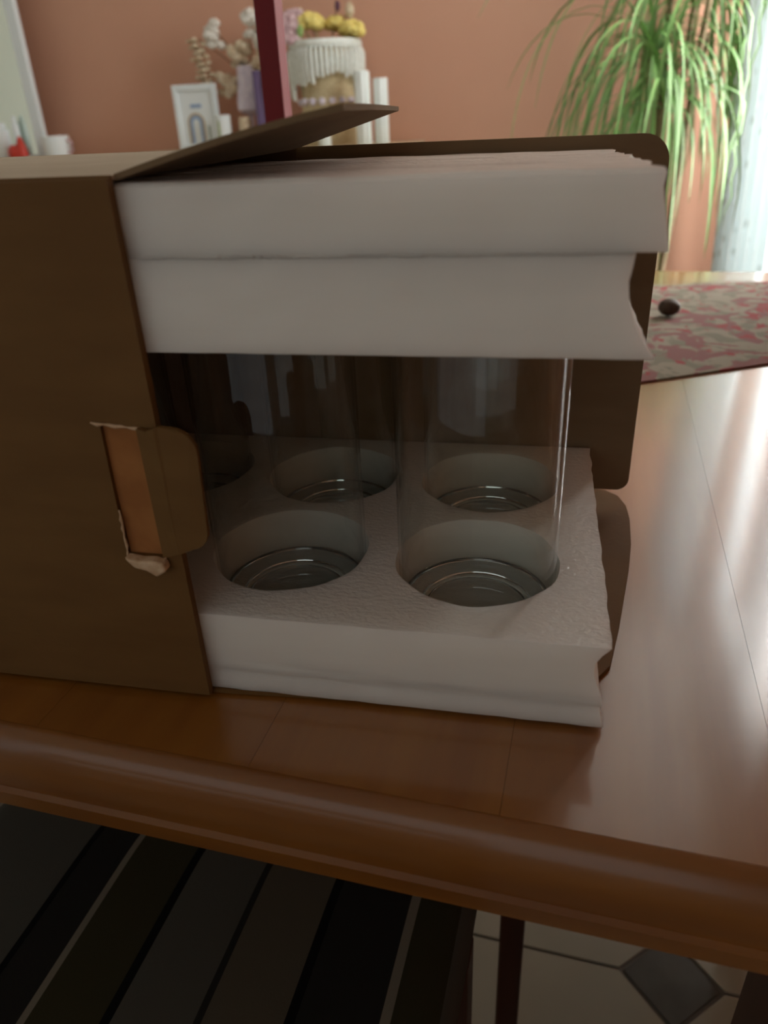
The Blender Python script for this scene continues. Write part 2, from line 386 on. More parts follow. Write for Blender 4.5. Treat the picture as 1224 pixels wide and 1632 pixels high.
# flap raised from the top, lifted at its free end
n = 14; vs=[]; fs=[]
Lf = .1055
for side in (0, 1):
    for i in range(n+1):
        s_ = i/n
        for j, yj in enumerate((0,.05,.10,.15,.20,BD-.004)):
            tt = yj/BD
            ang = math.radians(12.3 + 3.2*tt)
            d = Lf*s_*(1-.23*tt)
            zz = BH + .0002 + d*math.sin(ang) + .0015*math.sin(s_*PI)*(1-tt)
            x = BE + d*math.cos(ang)
            vs.append((x, yj, zz - (.0026 if side else 0)))
m6 = 6; off = (n+1)*m6
for i in range(n):
    for j in range(m6-1):
        a_ = i*m6+j; fs.append((a_,a_+m6,a_+m6+1,a_+1)); fs.append((off+a_,off+a_+1,off+a_+m6+1,off+a_+m6))
for i in range(n):
    for j in (0, m6-1):
        a_ = i*m6+j; fs.append((a_,a_+m6,off+a_+m6,off+a_))
for j in range(m6-1):
    for i in (0, n):
        a_ = i*m6+j; fs.append((a_,a_+1,off+a_+1,off+a_))
MB().add(vs,fs).build('top_flap','card_in',BX,smooth=True)
# front flap folded back flat over the front, with a punched slot and its tongue
ff = MB(); y0, y1 = -.0078, -.0046
sx0, sx1, sz0, sz1 = -.2610, -.2385, .1015, .1775
ex = BE+.0006
ff.prism([(BL,.004),(ex,.004),(ex,sz0),(BL,sz0)],y0,y1,'y'); ff.prism([(BL,sz1),(ex,sz1),(ex,BH-.001),(BL,BH-.001)],y0,y1,'y')
ff.prism([(BL,sz0),(sx0-.001,sz0),(sx0+.001,sz1),(BL,sz1)],y0,y1,'y'); ff.prism([(sx1,sz0),(ex,sz0),(ex,sz1),(sx1,sz1)],y0,y1,'y')
fo = ff.build('front_flap','card',BX)
MB().box((sx0,-.0052,sz0),(sx1,-.0044,sz1)).build('slot_lining','card_red',fo)
# tongue: hinged at sx1, bowing out and to the right
tp = []
r_ = .012; xa, xb, za, zb = 0, .0345, .103, .1775
tp = [(xa,za),(xb-r_,za+.010)]
for k in range(7):
    q = -PI/2+k/6*PI/2; tp.append((xb-.002-r_+r_*math.cos(q), za+.010+r_+r_*math.sin(q)))
for k in range(7):
    q = k/6*PI/2; tp.append((xb-r_+r_*math.cos(q), zb+.003-r_+r_*math.sin(q)))
tp += [(xb-r_-.008,zb+.0030),(xa+.006,zb-.0005),(xa,zb)]
tm = bpy.data.meshes.new('lock_tab'); bm = bmesh.new()
def bow(x,z,o): return (sx1 + x*.97, y0 - .001 - .006*math.sin(min(1,x/.034)*PI*.55) - o, z)
for o_ in (0,.0026):
    f_ = bm.faces.new([bm.verts.new(bow(x,z,o_)) for x,z in tp])
    if o_==0: va = list(f_.verts)
    else: vb = list(f_.verts)
for i in range(len(va)):
    k = (i+1) % len(va); bm.faces.new((va[i],va[k],vb[k],vb[i]))
bmesh.ops.bisect_plane(bm, geom=bm.verts[:]+bm.edges[:]+bm.faces[:], plane_co=(sx1+.012,0,0), plane_no=(1,0,0))
for v in bm.verts:
    if abs(v.co.x-(sx1+.012))<1e-5: v.co.y -= .0012
bmesh.ops.recalc_face_normals(bm, faces=bm.faces); bm.to_mesh(tm); bm.free(); tm.materials.append(M['card'])
to = bpy.data.objects.new('lock_tab', tm); C.objects.link(to); to.parent = BX
# torn pale fibres round the slot
tw = MB()
def fray(p0, p1, n_, wdt, out):
    a_ = Vector(p0); b_ = Vector(p1)
    path = []; rad = []
    for i in range(n_+1):
        q = a_.lerp(b_, i/n_); q.x += R.uniform(-1,1)*wdt; q.z += R.uniform(-1,1)*wdt; q.y -= out*R.uniform(.3,1)
        path.append(q); rad.append(R.uniform(.35,1.0)*.0010)
    tw.tube(path, rad, 6)
fray((sx1,y0-.0006,sz0-.001),(sx1+.0005,y0-.0006,sz1),26,.0005,.0012)
fray((sx0,y0-.0002,sz0),(sx0+.001,y0-.0002,sz0+.028),10,.0005,.0006)
fray((sx0-.003,y0-.0003,sz1+.001),(sx1,y0-.0003,sz1-.001),8,.0004,.0006)
tw.build('torn_edge','torn',fo)
b2 = MB()
pp = [(sx0+.001,.1035),(sx0+.006,.0975),(sx0+.013,.0960),(sx1-.004,.0925),(sx1+.002,.0965),(sx1+.001,.1010),(sx1-.005,.1025),(sx0+.010,.1020)]
b2.prism(pp, y0-.0075, y0-.0004, 'y'); b2.build('torn_lip','torn',fo,bevel=.0012)

# ------------------------------------------------------------------ foam inserts
def slab(peri, holes, zs, offf, step=.004):
    """closed slab: perimeter polyline [(x,y)], circular holes [(x,y,r)], heights zs; offf(x,y,z)->(dx,dy)"""
    pts = []
    n_ = len(peri)
    for i in range(n_):
        a_ = Vector(peri[i]); b_ = Vector(peri[(i+1)%n_]); k = max(1, int((b_-a_).length/step))
        for j in range(k): pts.append(a_.lerp(b_, j/k))
    bm = bmesh.new(); loops = []
    rings = []
    for z in zs:
        ring = []
        for p in pts:
            dx, dy = offf(p.x, p.y, z); ring.append(bm.verts.new((p.x+dx, p.y+dy, z)))
        rings.append(ring)
    n1 = len(pts)
    for a_, b_ in zip(rings, rings[1:]):
        for i in range(n1): bm.faces.new((a_[i], a_[(i+1)%n1], b_[(i+1)%n1], b_[i]))
    loops = [(rings[0], rings[-1])]
    for (hx, hy, hr) in holes:
        lo_, hi_ = [], []
        sg = 64
        for i in range(sg):
            q = 2*PI*i/sg; rr = hr + .0005*math.sin(5*q+hx*40) + .0003*math.sin(11*q)
            lo_.append(bm.verts.new((hx+rr*math.cos(q), hy+rr*math.sin(q), zs[0]))); hi_.append(bm.verts.new((hx+rr*math.cos(q), hy+rr*math.sin(q), zs[-1])))
        for i in range(sg): bm.faces.new((lo_[i], hi_[i], hi_[(i+1)%sg], lo_[(i+1)%sg]))
        loops.append((lo_, hi_))
    for w_ in (0, 1):
        es = []
        for lp in loops:
            r = lp[w_]
            for i in range(len(r)):
                e = bm.edges.get((r[i], r[(i+1)%len(r)])); es.append(e)
        bmesh.ops.triangle_fill(bm, use_beauty=True, use_dissolve=False, edges=es)
    bmesh.ops.recalc_face_normals(bm, faces=bm.faces)
    return bm
def foam_obj(name, bm, parent, side='foam', top='foam_top'):
    me = bpy.data.meshes.new(name); bm.to_mesh(me); bm.free()
    me.materials.append(M[side]); me.materials.append(M[top])
    for f in me.polygons:
        if abs(f.normal.z) > .9: f.material_index = 1
    me.shade_smooth(); me.set_sharp_from_angle(angle=math.radians(40))
    o = bpy.data.objects.new(name, me); C.objects.link(o); o.parent = parent; return o
def nz(x,y,z,s=60,a=.0006): return a*noise.noise(Vector((x*s,y*s,z*s*2)))

FD = .262; FXL = -.505
G = .055     # half glass pitch
cols = [-.077, -.199, -.321, -.443]; rows = [.079, .193]
holes = [(x,y,.0512) for x in cols for y in rows]
fb = thing('foam_insert', 'lower white foam tray holding the bases of the glasses', 'foam packaging', (0,0,TOP+.0036), 0, None)
def fx(x):
    q = max(0, min(1, (x+.045)/.045)); return q**3
def off_b0(x,y,z):
    d = nz(x,y,z) + .0010*math.exp(-((z-.014)/.003)**2)
    return (fx(x)*(-.0030*math.sin(min(1,max(0,z/.018))*PI*.5) + nz(y,z,x,90,.0007)), (.0004+d) if y < .01 else 0)
foam_obj('base_sheet', slab([(FXL,0),(0,0),(0,FD),(FXL,FD)], [], [0,.004,.008,.0115,.0145], off_b0), fb)
def off_b1(x,y,z):
    t_ = (z-.015)/.040
    c_ = -.0075*math.sin(PI*min(1,max(0,t_))**1.7) - .0025*(1-min(1,max(0,t_)))
    crease = .0009*math.exp(-((z-.0205-.003*math.sin(x*20))/.0016)**2)
    return (fx(x)*(c_ + nz(y,z,x,80,.0009)), (nz(x,y,z,50,.0007)+crease) if y < .01 else 0)
foam_obj('holed_sheet', slab([(FXL,0),(0,0),(0,FD),(FXL,FD)], holes, [.0150,.0175,.0195,.0215,.0240,.030,.037,.044,.050,.0535,.0554], off_b1), fb)
ft = thing('foam_insert', 'upper white foam block capping the tops of the glasses', 'foam packaging', (0,0,TOP+.213), 0, None)
def off_t0(x,y,z):
    t_ = z/.0435
    c_ = -.0135*math.sin(min(1,t_/.72)*PI/2) + (.0015*(t_-.72)/.28 if t_ > .72 else 0)
    return (fx(x)*(c_ + nz(y,z,x,70,.0008)), nz(x,y,z,45,.0009)-.0008 if y < .01 else 0)
foam_obj('holed_sheet', slab([(FXL,0),(0.001,0),(0.001,FD),(FXL,FD)], holes, [0,.003,.008,.014,.020,.026,.032,.038,.0430], off_t0), ft)
# upper sheet: profile in y,z swept along x, top surface in shallow ridges
def upper_sheet():
    bm = bmesh.new(); prof = []
    for k in range(7): prof.append((0, .0431 + k/6*.029))
    prof += [(.002,.0738)]
    for k in range(1, 40):
        y = .002 + k/39*(FD-.004)
        rid = 0
        for yc, dp, wv in ((.030,.0014,.003),(.075,.0030,.005),(.118,.0016,.004),(.165,.0024,.005),(.215,.0012,.004)):
            rid -= dp*math.exp(-((y-yc)/wv)**2)
        prof.append((y, .0738 + rid - .006*(y/FD)))
    prof += [(FD,.064),(FD,.0431)]
    nx = 90; rings = []
    for i in range(nx+1):
        s_ = i/nx; ring = []
        for k, (y, z) in enumerate(prof):
            xe = .003 - .0065*max(0,(z-.0431)/.03) + .0012*noise.noise(Vector((y*60, z*90, 3))) - .004*max(0, math.sin(y*70))*(z > .06)
            if z < .07: xe -= .0015
            x = FXL + (xe - FXL)*s_
            dy = nz(x,y,z,40,.0008) if y < .001 else 0
            dz = .0010*noise.noise(Vector((x*22, y*130, 0))) if z > .06 and y > .001 else (.0008*noise.noise(Vector((x*25,0,5))) if k == 0 else 0)
            ring.append(bm.verts.new((x, y+dy, z+dz)))
        rings.append(ring)
    m_ = len(prof)
    for a_, b_ in zip(rings, rings[1:]):
        for k in range(m_): bm.faces.new((a_[k], a_[(k+1)%m_], b_[(k+1)%m_], b_[k]))
    bm.faces.new(rings[0]); bm.faces.new(rings[-1][::-1])
    bmesh.ops.recalc_face_normals(bm, faces=bm.faces); return bm
foam_obj('cap_sheet', upper_sheet(), ft, 'foam', 'foam_cut')
lip = MB(); pth = []; rad = []
for k in range(181):
    x = -.226 + k/180*.214
    pth.append((x, -.0008+nz(x,0,.043,45,.0009)+R.uniform(-.0002,.0002), .0430+.0004*noise.noise(Vector((x*70,2,0)))+R.uniform(-.00025,.00025))); rad.append(R.uniform(.0005,.0010)*(1.0 if k < 110 else .7))
lip.tube(pth, rad, 6).build('seam_lip','foam',ft,smooth=True)

# ------------------------------------------------------------------ glasses
gr_, gh = .0492, .2260
prof_base = [(0,.0032),(.028,.0030),(.034,.0022),(.0365,0),(.0405,.0002),(.0455,.0022),(.0472,.0055),(.0468,.0125),(.0430,.0138),(.035,.0122),(0,.0115)]
prof_wall = [(.0476,.0040),(.0486,.0075),(gr_,.014),(gr_,gh-.0012),(gr_-.0009,gh),(gr_-.0018,gh-.0012),(gr_-.0018,.014),(.0470,.0075)]
gl = None
labs = ['clear straight glass tumbler at the front right, nearest the open end', 'clear straight glass tumbler in the front row beside the folded tab',
        'third glass tumbler of the front row, inside the carton', 'innermost glass tumbler of the front row, inside the carton']
labb = ['clear glass tumbler in the back row behind the front right one', 'clear glass tumbler in the back row, left of the rear right one',
        'third glass tumbler of the back row, inside the carton', 'innermost glass tumbler of the back row, inside the carton']
for j, y in enumerate(rows):
    for i, x in enumerate(cols[:3]):
        if gl is None:
            gl = bpy.data.objects.new('glass_tumbler', None); gl.empty_display_size = .02; C.objects.link(gl); o = gl
            MB().lathe(prof_wall, seg=96, closed=True).build('wall','tumbler',gl,smooth=True,angle=60)
            MB().lathe(prof_base, seg=72).build('thick_base','glass',gl,smooth=True,angle=60)
        else: o = copy_tree(gl)
        o.location = (x, y, TOP+.0185); o.rotation_euler = (0,0,.3*i+.7*j)
        tag(o, (labs if j == 0 else labb)[i], 'glass', 'glass tumblers packed between the foam trays')

# ------------------------------------------------------------------ chair with striped cushion
def make_chair(label, loc, rot, cushion=True):
    c_ = thing('dining_chair', label, 'chair', loc, rot)
    W_, D0, D1, SH = .25, -.26, .245, .43
    MB().box((-W_+.004,D0,SH-.03),(W_-.004,D1-.01,SH-.004)).build('seat','dark_wood',c_,bevel=.004)
    if cushion:
        bm = bmesh.new(); nx_, ny_ = 44, 44; g_ = []
        for k in (0,1):
            lay = []
            for i in range(nx_+1):
                row = []
                for j in range(ny_+1):
                    u = i/nx_*2-1; v = j/ny_*2-1
                    e = max(0, 1-abs(u)**14)*max(0, 1-abs(v)**14); e = e**.5
                    x = u*W_; y = D0+.01+(v+1)/2*(D1-D0-.01)
                    z = SH + (.006 + .024*e + .003*math.sin(u*9)*e*.3 if k else .006-.008*e)
                    row.append(bm.verts.new((x,y,z)))
                lay.append(row)
            g_.append(lay)
        for k in (0,1):
            for i in range(nx_):
                for j in range(ny_): bm.faces.new((g_[k][i][j],g_[k][i+1][j],g_[k][i+1][j+1],g_[k][i][j+1]))
        bmesh.ops.remove_doubles(bm, verts=bm.verts, dist=.00005)
        bmesh.ops.recalc_face_normals(bm, faces=bm.faces)
        me = bpy.data.meshes.new('cushion'); bm.to_mesh(me); bm.free(); me.materials.append(M['stripe']); me.shade_smooth()
        cu = bpy.data.objects.new('cushion', me); C.objects.link(cu); cu.parent = c_
    for sx in (-1,1):
        x = sx*(W_-.018)
        MB().box((x-.016,D1-.045,0),(x+.016,D1-.013,SH-.03)).build('leg','dark_wood',c_,bevel=.003)
        lg = MB(); lg.prism([(D0+.0,0),(D0+.030,0),(D0+.034,SH-.03),(D0+.030,SH+.1),(D0-.03,.86),(D0-.055,.86),(D0-.004,SH+.1),(D0+.002,SH-.03)], x-.014, x+.014, 'x')
        lg.build('leg','dark_wood',c_,bevel=.003)
    for z in (.60,.69,.79):
        y = D0 - (z-.53)*.12
        MB().box((-W_+.034,y-.004,z),(W_-.034,y+.012,z+.045)).build('back_slat','dark_wood',c_,bevel=.003)
    return c_
make_chair('dark wooden chair with grey and black striped cushion pushed under the near edge', rm(-.328,-.145,ZF), A)
stl = thing('stool', 'dark wooden stool under the table, its slim leg showing right of the striped cushion', 'stool', rm(.115,.375,ZF))
MB().box((-.185,-.185,.40),(.185,.185,.43)).build('seat','dark_wood',stl,bevel=.006)
for sx in (-1,1):
    for sy in (-1,1):
        MB().prism([(sx*.168-.0135,sy*.165-.0135),(sx*.168+.0135,sy*.165-.0135),(sx*.168+.0135,sy*.165+.0135),(sx*.168-.0135,sy*.165+.0135)],0,.40).build('leg','dark_wood',stl,bevel=.003)
for sy in (1,): MB().box((-.155,sy*.165-.008,.30),(.155,sy*.165+.008,.33)).build('stretcher','dark_wood',stl)

# ------------------------------------------------------------------ things on the table
# runner
def runner():
    bm = bmesh.new(); nu, nv = 60, 30; lay = []
    for k in (0,1):
        g_ = []
        for i in range(nu+1):
            u = i/nu; row = []
            xf, yf = -.22 + u*.56, .452 + u*.345
            xb_, yb_ = -.22 + u*.56, 1.215 + .012*math.sin(u*17) + .02*math.exp(-((u-.55)/.08)**2)*-1.5 
            for j in range(nv+1):
                v = j/nv
                z = .0008 + .0022*(1-k*0)*(k) + .0012*(1+math.sin(u*23+v*5))*(v > .5)*(v-.5)*2*.8
                row.append(bm.verts.new((xf+(xb_-xf)*v, yf+(yb_-yf)*v, z)))
            g_.append(row)
        lay.append(g_)
        for i in range(nu):
            for j in range(nv): bm.faces.new((g_[i][j],g_[i+1][j],g_[i+1][j+1],g_[i][j+1]))
    for i in range(nu):
        for j in (0,nv): bm.faces.new((lay[0][i][j],lay[0][i+1][j],lay[1][i+1][j],lay[1][i][j]))
    for j in range(nv):
        for i in (0,nu): bm.faces.new((lay[0][i][j],lay[0][i][j+1],lay[1][i][j+1],lay[1][i][j]))
    bmesh.ops.recalc_face_normals(bm, faces=bm.faces)
    me = bpy.data.meshes.new('table_runner'); bm.to_mesh(me); bm.free(); me.materials.append(M['runner']); me.shade_smooth(); me.set_sharp_from_angle(angle=.7)
    o = bpy.data.objects.new('table_runner', me); C.objects.link(o); o.location = rm(0,0,0); o.rotation_euler = (0,0,A)
    tag(o, 'beige table runner with faded red flowers lying across the far table', 'table runner')
runner()
o = MB().ball((0,0,.0135),.015,(1.15,1,.9),16,12,.06).build('walnut','walnut',None,smooth=True); o.location = rm(.088,.945,.0042); o.rotation_euler=(0,0,A)
tag(o, 'small dark brown nut lying on the floral runner beside the box', 'nut')
# red post
pr = thing('square_post', 'tall dark red square post rising from the table behind the raised flap', 'post', rm(-.4525,.715,0))
MB().box((-.05,-.05,0),(.05,.05,.012)).build('foot','red',pr,bevel=.003)
MB().prism([(-.0140,-.0140),(.0140,-.0140),(.0140,.0140),(-.0140,.0140)],.012,.80).build('shaft','red',pr,bevel=.0015)
MB().lathe([(0,0),(.026,0),(.026,.012),(.012,.022),(0,.024)],(0,0,.80),24).build('finial','red',pr,smooth=True)

# ------------------------------------------------------------------ sideboards at the back wall
def sideboard(label, xa, xb, top, ndoor):
    s_ = thing('sideboard', label, 'sideboard', rm((xa+xb)/2, 2.66, ZF))
    H = top-ZF; hw = (xb-xa)/2
    MB().box((-hw+.01,-.20,.06),(hw-.01,.225,H-.028)).build('carcass','beech',s_)
    MB().box((-hw,-.225,H-.028),(hw,.235,H)).build('top_board','beech',s_,bevel=.003)
    MB().box((-hw+.03,-.17,0),(hw-.03,.20,.06)).build('plinth','beech',s_)
    for i in range(ndoor):
        a_ = -hw+.015+i*(2*hw-.03)/ndoor; b_ = a_+(2*hw-.03)/ndoor
        d_ = MB().box((a_+.002,-.219,.07),(b_-.002,-.2005,H-.19)).build('door','beech',s_,bevel=.002)
        MB().lathe([(0,0),(.012,.004),(.013,.014),(.006,.018),(.006,.024)],seg=14).build('knob','steel',d_).rotation_euler=(-PI/2,0,0)
        d_.children[0].location=((a_+b_)/2,-.243,H*.6)
        dr = MB().box((a_+.002,-.219,H-.185),(b_-.002,-.2005,H-.035)).build('drawer','beech',s_,bevel=.002)
        MB().lathe([(0,0),(.012,.004),(.013,.014),(.006,.018),(.006,.024)],seg=14).build('knob','steel',dr).rotation_euler=(-PI/2,0,0)
        dr.children[0].location=((a_+b_)/2,-.243,H-.11)
SZ, SZL = .208, .190
sideboard('pale beech sideboard carrying the dried flowers and candles', -1.86, -.74, SZ, 3)
sideboard('pale beech cabinet at the left, carrying the mirror and white mug', -3.1, -1.865, SZL, 3)

# mirror
mi = thing('mirror', 'tall mirror in a white frame leaning upright at the left', 'mirror', rm(-2.690,2.76,SZL))
mf = MB(); hw, hh, fw = .30, 1.05, .048
mf.box((-hw-.0,-.012,0),(-hw+fw,.015,hh)); mf.box((hw-fw,-.012,0),(hw,.015,hh)); mf.box((-hw+fw,-.012,0),(hw-fw,.015,fw*.5)); mf.box((-hw+fw,-.012,hh-fw),(hw-fw,.015,hh))
mf.build('frame','white',mi,bevel=.004)
MB().box((-hw+fw,0,fw*.5),(hw-fw,.008,hh-fw)).build('mirror_glass','mirror',mi)
# mug
mg = thing('mug', 'white ribbed ceramic mug standing right of the mirror', 'mug', rm(-2.300,2.70,SZL)); mg.scale = (1.14,1.14,1.0)
MB().lathe([(0,0),(.040,0),(.044,.004),(.047,.03),(.050,.075),(.049,.092),(.046,.092),(.045,.07),(.042,.03),(.036,.010),(0,.008)],seg=36,wob=lambda t_,j:1+.012*math.cos(18*t_)).build('body','ceramic',mg,smooth=True)
MB().tube([(.046,0,.072),(.060,0,.074),(.068,0,.060),(.068,0,.042),(.058,0,.026),(.045,0,.026)],.0055,8).build('handle','pinkf',mg,smooth=True)
mg.children[1]['label'] = 'pinkish loop handle'
# red figure + candle in front of mirror
rf = thing('figurine', 'small bright red bird figurine in front of the mirror', 'figurine', rm(-2.465,2.66,SZL))
MB().ball((-.012,0,.034),.034,(1.1,.8,.95),16,10).build('body','redfig',rf,smooth=True)
MB().lathe([(0,0),(.024,.0),(.022,.03),(.012,.065),(.004,.078),(0,.080)],(.020,0,.018),18).build('crest','redfig',rf,smooth=True)
MB().lathe([(0,0),(.022,0),(.022,.004),(0,.005)],(-.005,0,-.0),18).build('base','redfig',rf)
for x, y, hgt, lb in ((-2.560,2.70,.155,'white jar with a rounded lid behind the red figurine'),(-2.512,2.735,.178,'slim white bottle standing against the mirror frame')):
    j_ = thing('jar' if hgt < .16 else 'bottle', lb, 'jar' if hgt < .16 else 'bottle', rm(x,y,SZL))
    r_ = .032 if hgt < .16 else .015
    MB().lathe([(0,0),(r_*.9,0),(r_,.006),(r_,hgt*.78),(r_*.8,hgt*.82),(r_*.5,hgt*.84)],seg=28).build('body','ceramic',j_,smooth=True)
    MB().lathe([(r_*.62,0),(r_*.7,.004),(r_*.66,.016),(r_*.3,hgt*.14),(0,hgt*.15)],(0,0,hgt*.84),24).build('lid','ceramic',j_,smooth=True)

# picture frame with arch drawing
pf = thing('picture_frame', 'small white frame with a blue arched doorway picture', 'picture frame', rm(-1.632,2.72,SZ), A+.05)
f2 = MB(); hw, hh = .093, .232
f2.box((-hw,0,0),(-hw+.022,.018,hh)); f2.box((hw-.022,0,0),(hw,.018,hh)); f2.box((-hw+.022,0,0),(hw-.022,.018,.022)); f2.box((-hw+.022,0,hh-.022),(hw-.022,.018,hh))
f2.build('frame','white',pf,bevel=.003)
MB().box((-hw+.022,.008,.022),(hw-.022,.013,hh-.022)).build('picture','ceramic',pf)
def arch(xc, z0, w_, h_, y_, t_, m_, nm):
    o_ = []; i_ = []
    o_.append((xc-w_, z0)); i_.append((xc-w_+t_, z0))
    for k in range(13):
        q = PI - k/12*PI; o_.append((xc+w_*math.cos(q), z0+h_+w_*math.sin(q))); i_.append((xc+(w_-t_)*math.cos(q), z0+h_+(w_-t_)*math.sin(q)))
    o_.append((xc+w_, z0)); i_.append((xc+w_-t_, z0))
    b = MB()
    for k in range(len(o_)-1): b.prism([o_[k],o_[k+1],i_[k+1],i_[k]], y_-.0015, y_, 'y')
    return b.build(nm, m_, pf)
arch(-.008,.022,.036,.075,.0078,.008,'tanp','arch')
arch(-.008,.022,.027,.075,.0078,.012,'bluep','arch')
MB().box((-.024,.0063,.150),(.022,.0078,.163)).build('lettering_band','bluep',pf)
MB().box((.042,.0063,.024),(.049,.0078,.085)).build('stem_drawing','greenp',pf)
# two little pots
for k,(x, y, r_, h_, lb, m_) in enumerate(((-1.510,2.70,.030,.120,'short white cup with a green stripe beside the picture frame','ceramic'),
                          (-1.425,2.72,.024,.110,'small cream beaker at the foot of the lilac vase','dried'))):
    c_ = thing('cup', lb, 'cup', rm(x,y,SZ))
    MB().lathe([(0,0),(r_*.85,0),(r_,.01),(r_*1.02,h_),(r_*.92,h_),(r_*.9,.012),(0,.010)],seg=28).build('body',m_,c_,smooth=True)
    if k == 0: MB().box((-.008,-r_*1.03,.012),(-.002,-r_*.96,.10)).build('stripe','greenf',c_)

# lilac vase with dried flowers
vz = thing('vase', 'lilac glass goblet vase left of the red post', 'vase', rm(-1.420,2.78,SZ))
MB().lathe([(0,0),(.034,0),(.030,.006),(.008,.02),(.008,.112),(.034,.122),(.052,.135),(.050,.17),(.042,.22),(.038,.285),(.034,.285),(.038,.22),(.046,.17),(.046,.138),(.026,.130),(0,.127)],seg=36,wob=lambda t_,j:1+.03*math.cos(8*t_)).build('body','lilac',vz,smooth=True)
def dried(label, tipx, tipz, kind, basex=-1.400, basey=2.78, basez=SZ+.15, yy=2.78, m_='dried', name='dried_flower_stem'):
    loc = rm(basex, basey, basez); t_ = thing(name, label, 'dried flower', loc, A, 'dried flower stems standing in the lilac vase')
    dx, dy, dz = tipx-basex, yy-basey, tipz-basez
    path = [(dx*s*s, dy*s, dz*s) for s in [k/8 for k in range(9)]]
    MB().tube(path, .0022, 6).build('stem','stem',t_)
    b = MB()
    if kind == 'column':
        for k in range(60):
            s = k/59; q = k*1.25; w_ = .024+.010*math.sin(s*PI*9)
            b.ball((dx+w_*math.cos(q)+.012*math.sin(s*4), dy+w_*math.sin(q)*.6, dz-.245*(1-s)), .011, (1.3,1.2,.7), 7, 5, .2)
    elif kind == 'spiral':
        for k in range(26):
            s = .35 + .65*k/25; q = k*1.1
            px_, py_, pz_ = dx*s*s, dy*s, dz*s
            b.ball((px_+.013*math.cos(q), py_+.013*math.sin(q), pz_), .013+.003*R.random(), (1.2,1.2,.6), 8, 6, .2)
    else:
        for k in range(20):
            q = R.uniform(0,2*PI); rr = R.uniform(.0,.036)
            b.ball((dx+rr*math.cos(q), dy+rr*math.sin(q)*.6, dz+R.uniform(-.065,.02)), R.uniform(.014,.023), (1.1,.9,.8), 8, 6, .35)
    b.build('blossom', m_, t_, smooth=True)
dried('twisted cream dried seed head farthest left, above the picture frame', -1.610, .590, 'column')
dried('pale dried blossom bending beside the twisted seed head', -1.548, .625, 'clump', m_='paleblos')
dried('hanging cream dried blossom low between the frame and the vase', -1.508, .455, 'clump')
dried('cream dried blossom in the middle of the bunch above the vase', -1.445, .56, 'clump')
dried('topmost white dried blossom left of the red post', -1.385, .648, 'clump', m_='paleblos')
dried('white dried blossom partly behind the red post', -1.340, .600, 'clump', m_='paleblos')
dried('brownish dried seed head just above the purple candle', -1.352, .52, 'clump')
# candles
def candle(label, x, y, r_, h_, m_, rib=0, z=SZ, holder=False):
    c_ = thing('candle', label, 'candle', rm(x,y,z)); 
    wob = (lambda t_, j: 1+.06*math.cos(rib*t_)) if rib else None
    MB().lathe([(0,0),(r_*.96,0),(r_,.003),(r_,h_-.004),(r_*.9,h_),(r_*.3,h_-.003),(0,h_-.004)],seg=40 if rib else 24,wob=wob).build('wax_body',m_,c_,smooth=True)
    MB().tube([(0,0,h_-.006),(.001,0,h_+.006)],.001,6).build('wick','stem',c_)
candle('slim purple taper candle beside the dark red post', -1.345, 2.70, .018, .262, 'purple')
candle('tall ribbed white pillar candle touching the straw basket', -.903, 2.61, .027, .236, 'wax', 9)
candle('slightly shorter white pillar candle at the far right of the sideboard', -.843, 2.64, .025, .212, 'wax', 9)
candle('short white candle in front of the straw basket', -1.055, 2.60, .024, .080, 'wax')
# basket with macrame fringe
bk = thing('plant_basket', 'round straw basket with a white macrame fringe, holding bright flowers', 'basket', rm(-1.075,2.735,SZ))
MB().lathe([(0,0),(.095,0),(.104,.02),(.104,.10),(.100,.17),(.108,.24),(.120,.335),(.112,.335),(.10,.24),(.092,.17),(.096,.02),(0,.012)],seg=48,wob=lambda t_,j:1+.012*math.cos(24*t_+j*PI)).build('body','straw',bk,smooth=True)
b = MB()
for k in range(17):
    q = 2*PI*k/17; b.ball((.106*math.cos(q),.106*math.sin(q),.148),.0145,(1,1,.9),8,6)
b.build('blue_bead_band','lilac',bk)
MB().lathe([(.124,.315),(.132,.318),(.136,.330),(.132,.343),(.122,.343)],seg=48,closed=True,wob=lambda t_,j:1+.01*math.cos(30*t_)).build('rim_band','macrame',bk,smooth=True)
nt_ = 46
for k in range(nt_):
    q = 2*PI*k/nt_; L_ = .100 + .022*math.cos(3.0*(q)) + R.uniform(-.010,.010)
    if abs(((q-PI*1.12+PI)%(2*PI))-PI) < .38: L_ += .055
    cx_, cy_ = math.cos(q), math.sin(q)
    pth = [(.134*cx_,.134*cy_,.318),(.139*cx_,.139*cy_,.30),(.136*cx_,.136*cy_,.318-L_*.6),(.132*cx_,.132*cy_,.318-L_)]
    MB().tube(pth,[.004,.0072,.0085,.0065],6).build('tassel','macrame',bk,smooth=True)
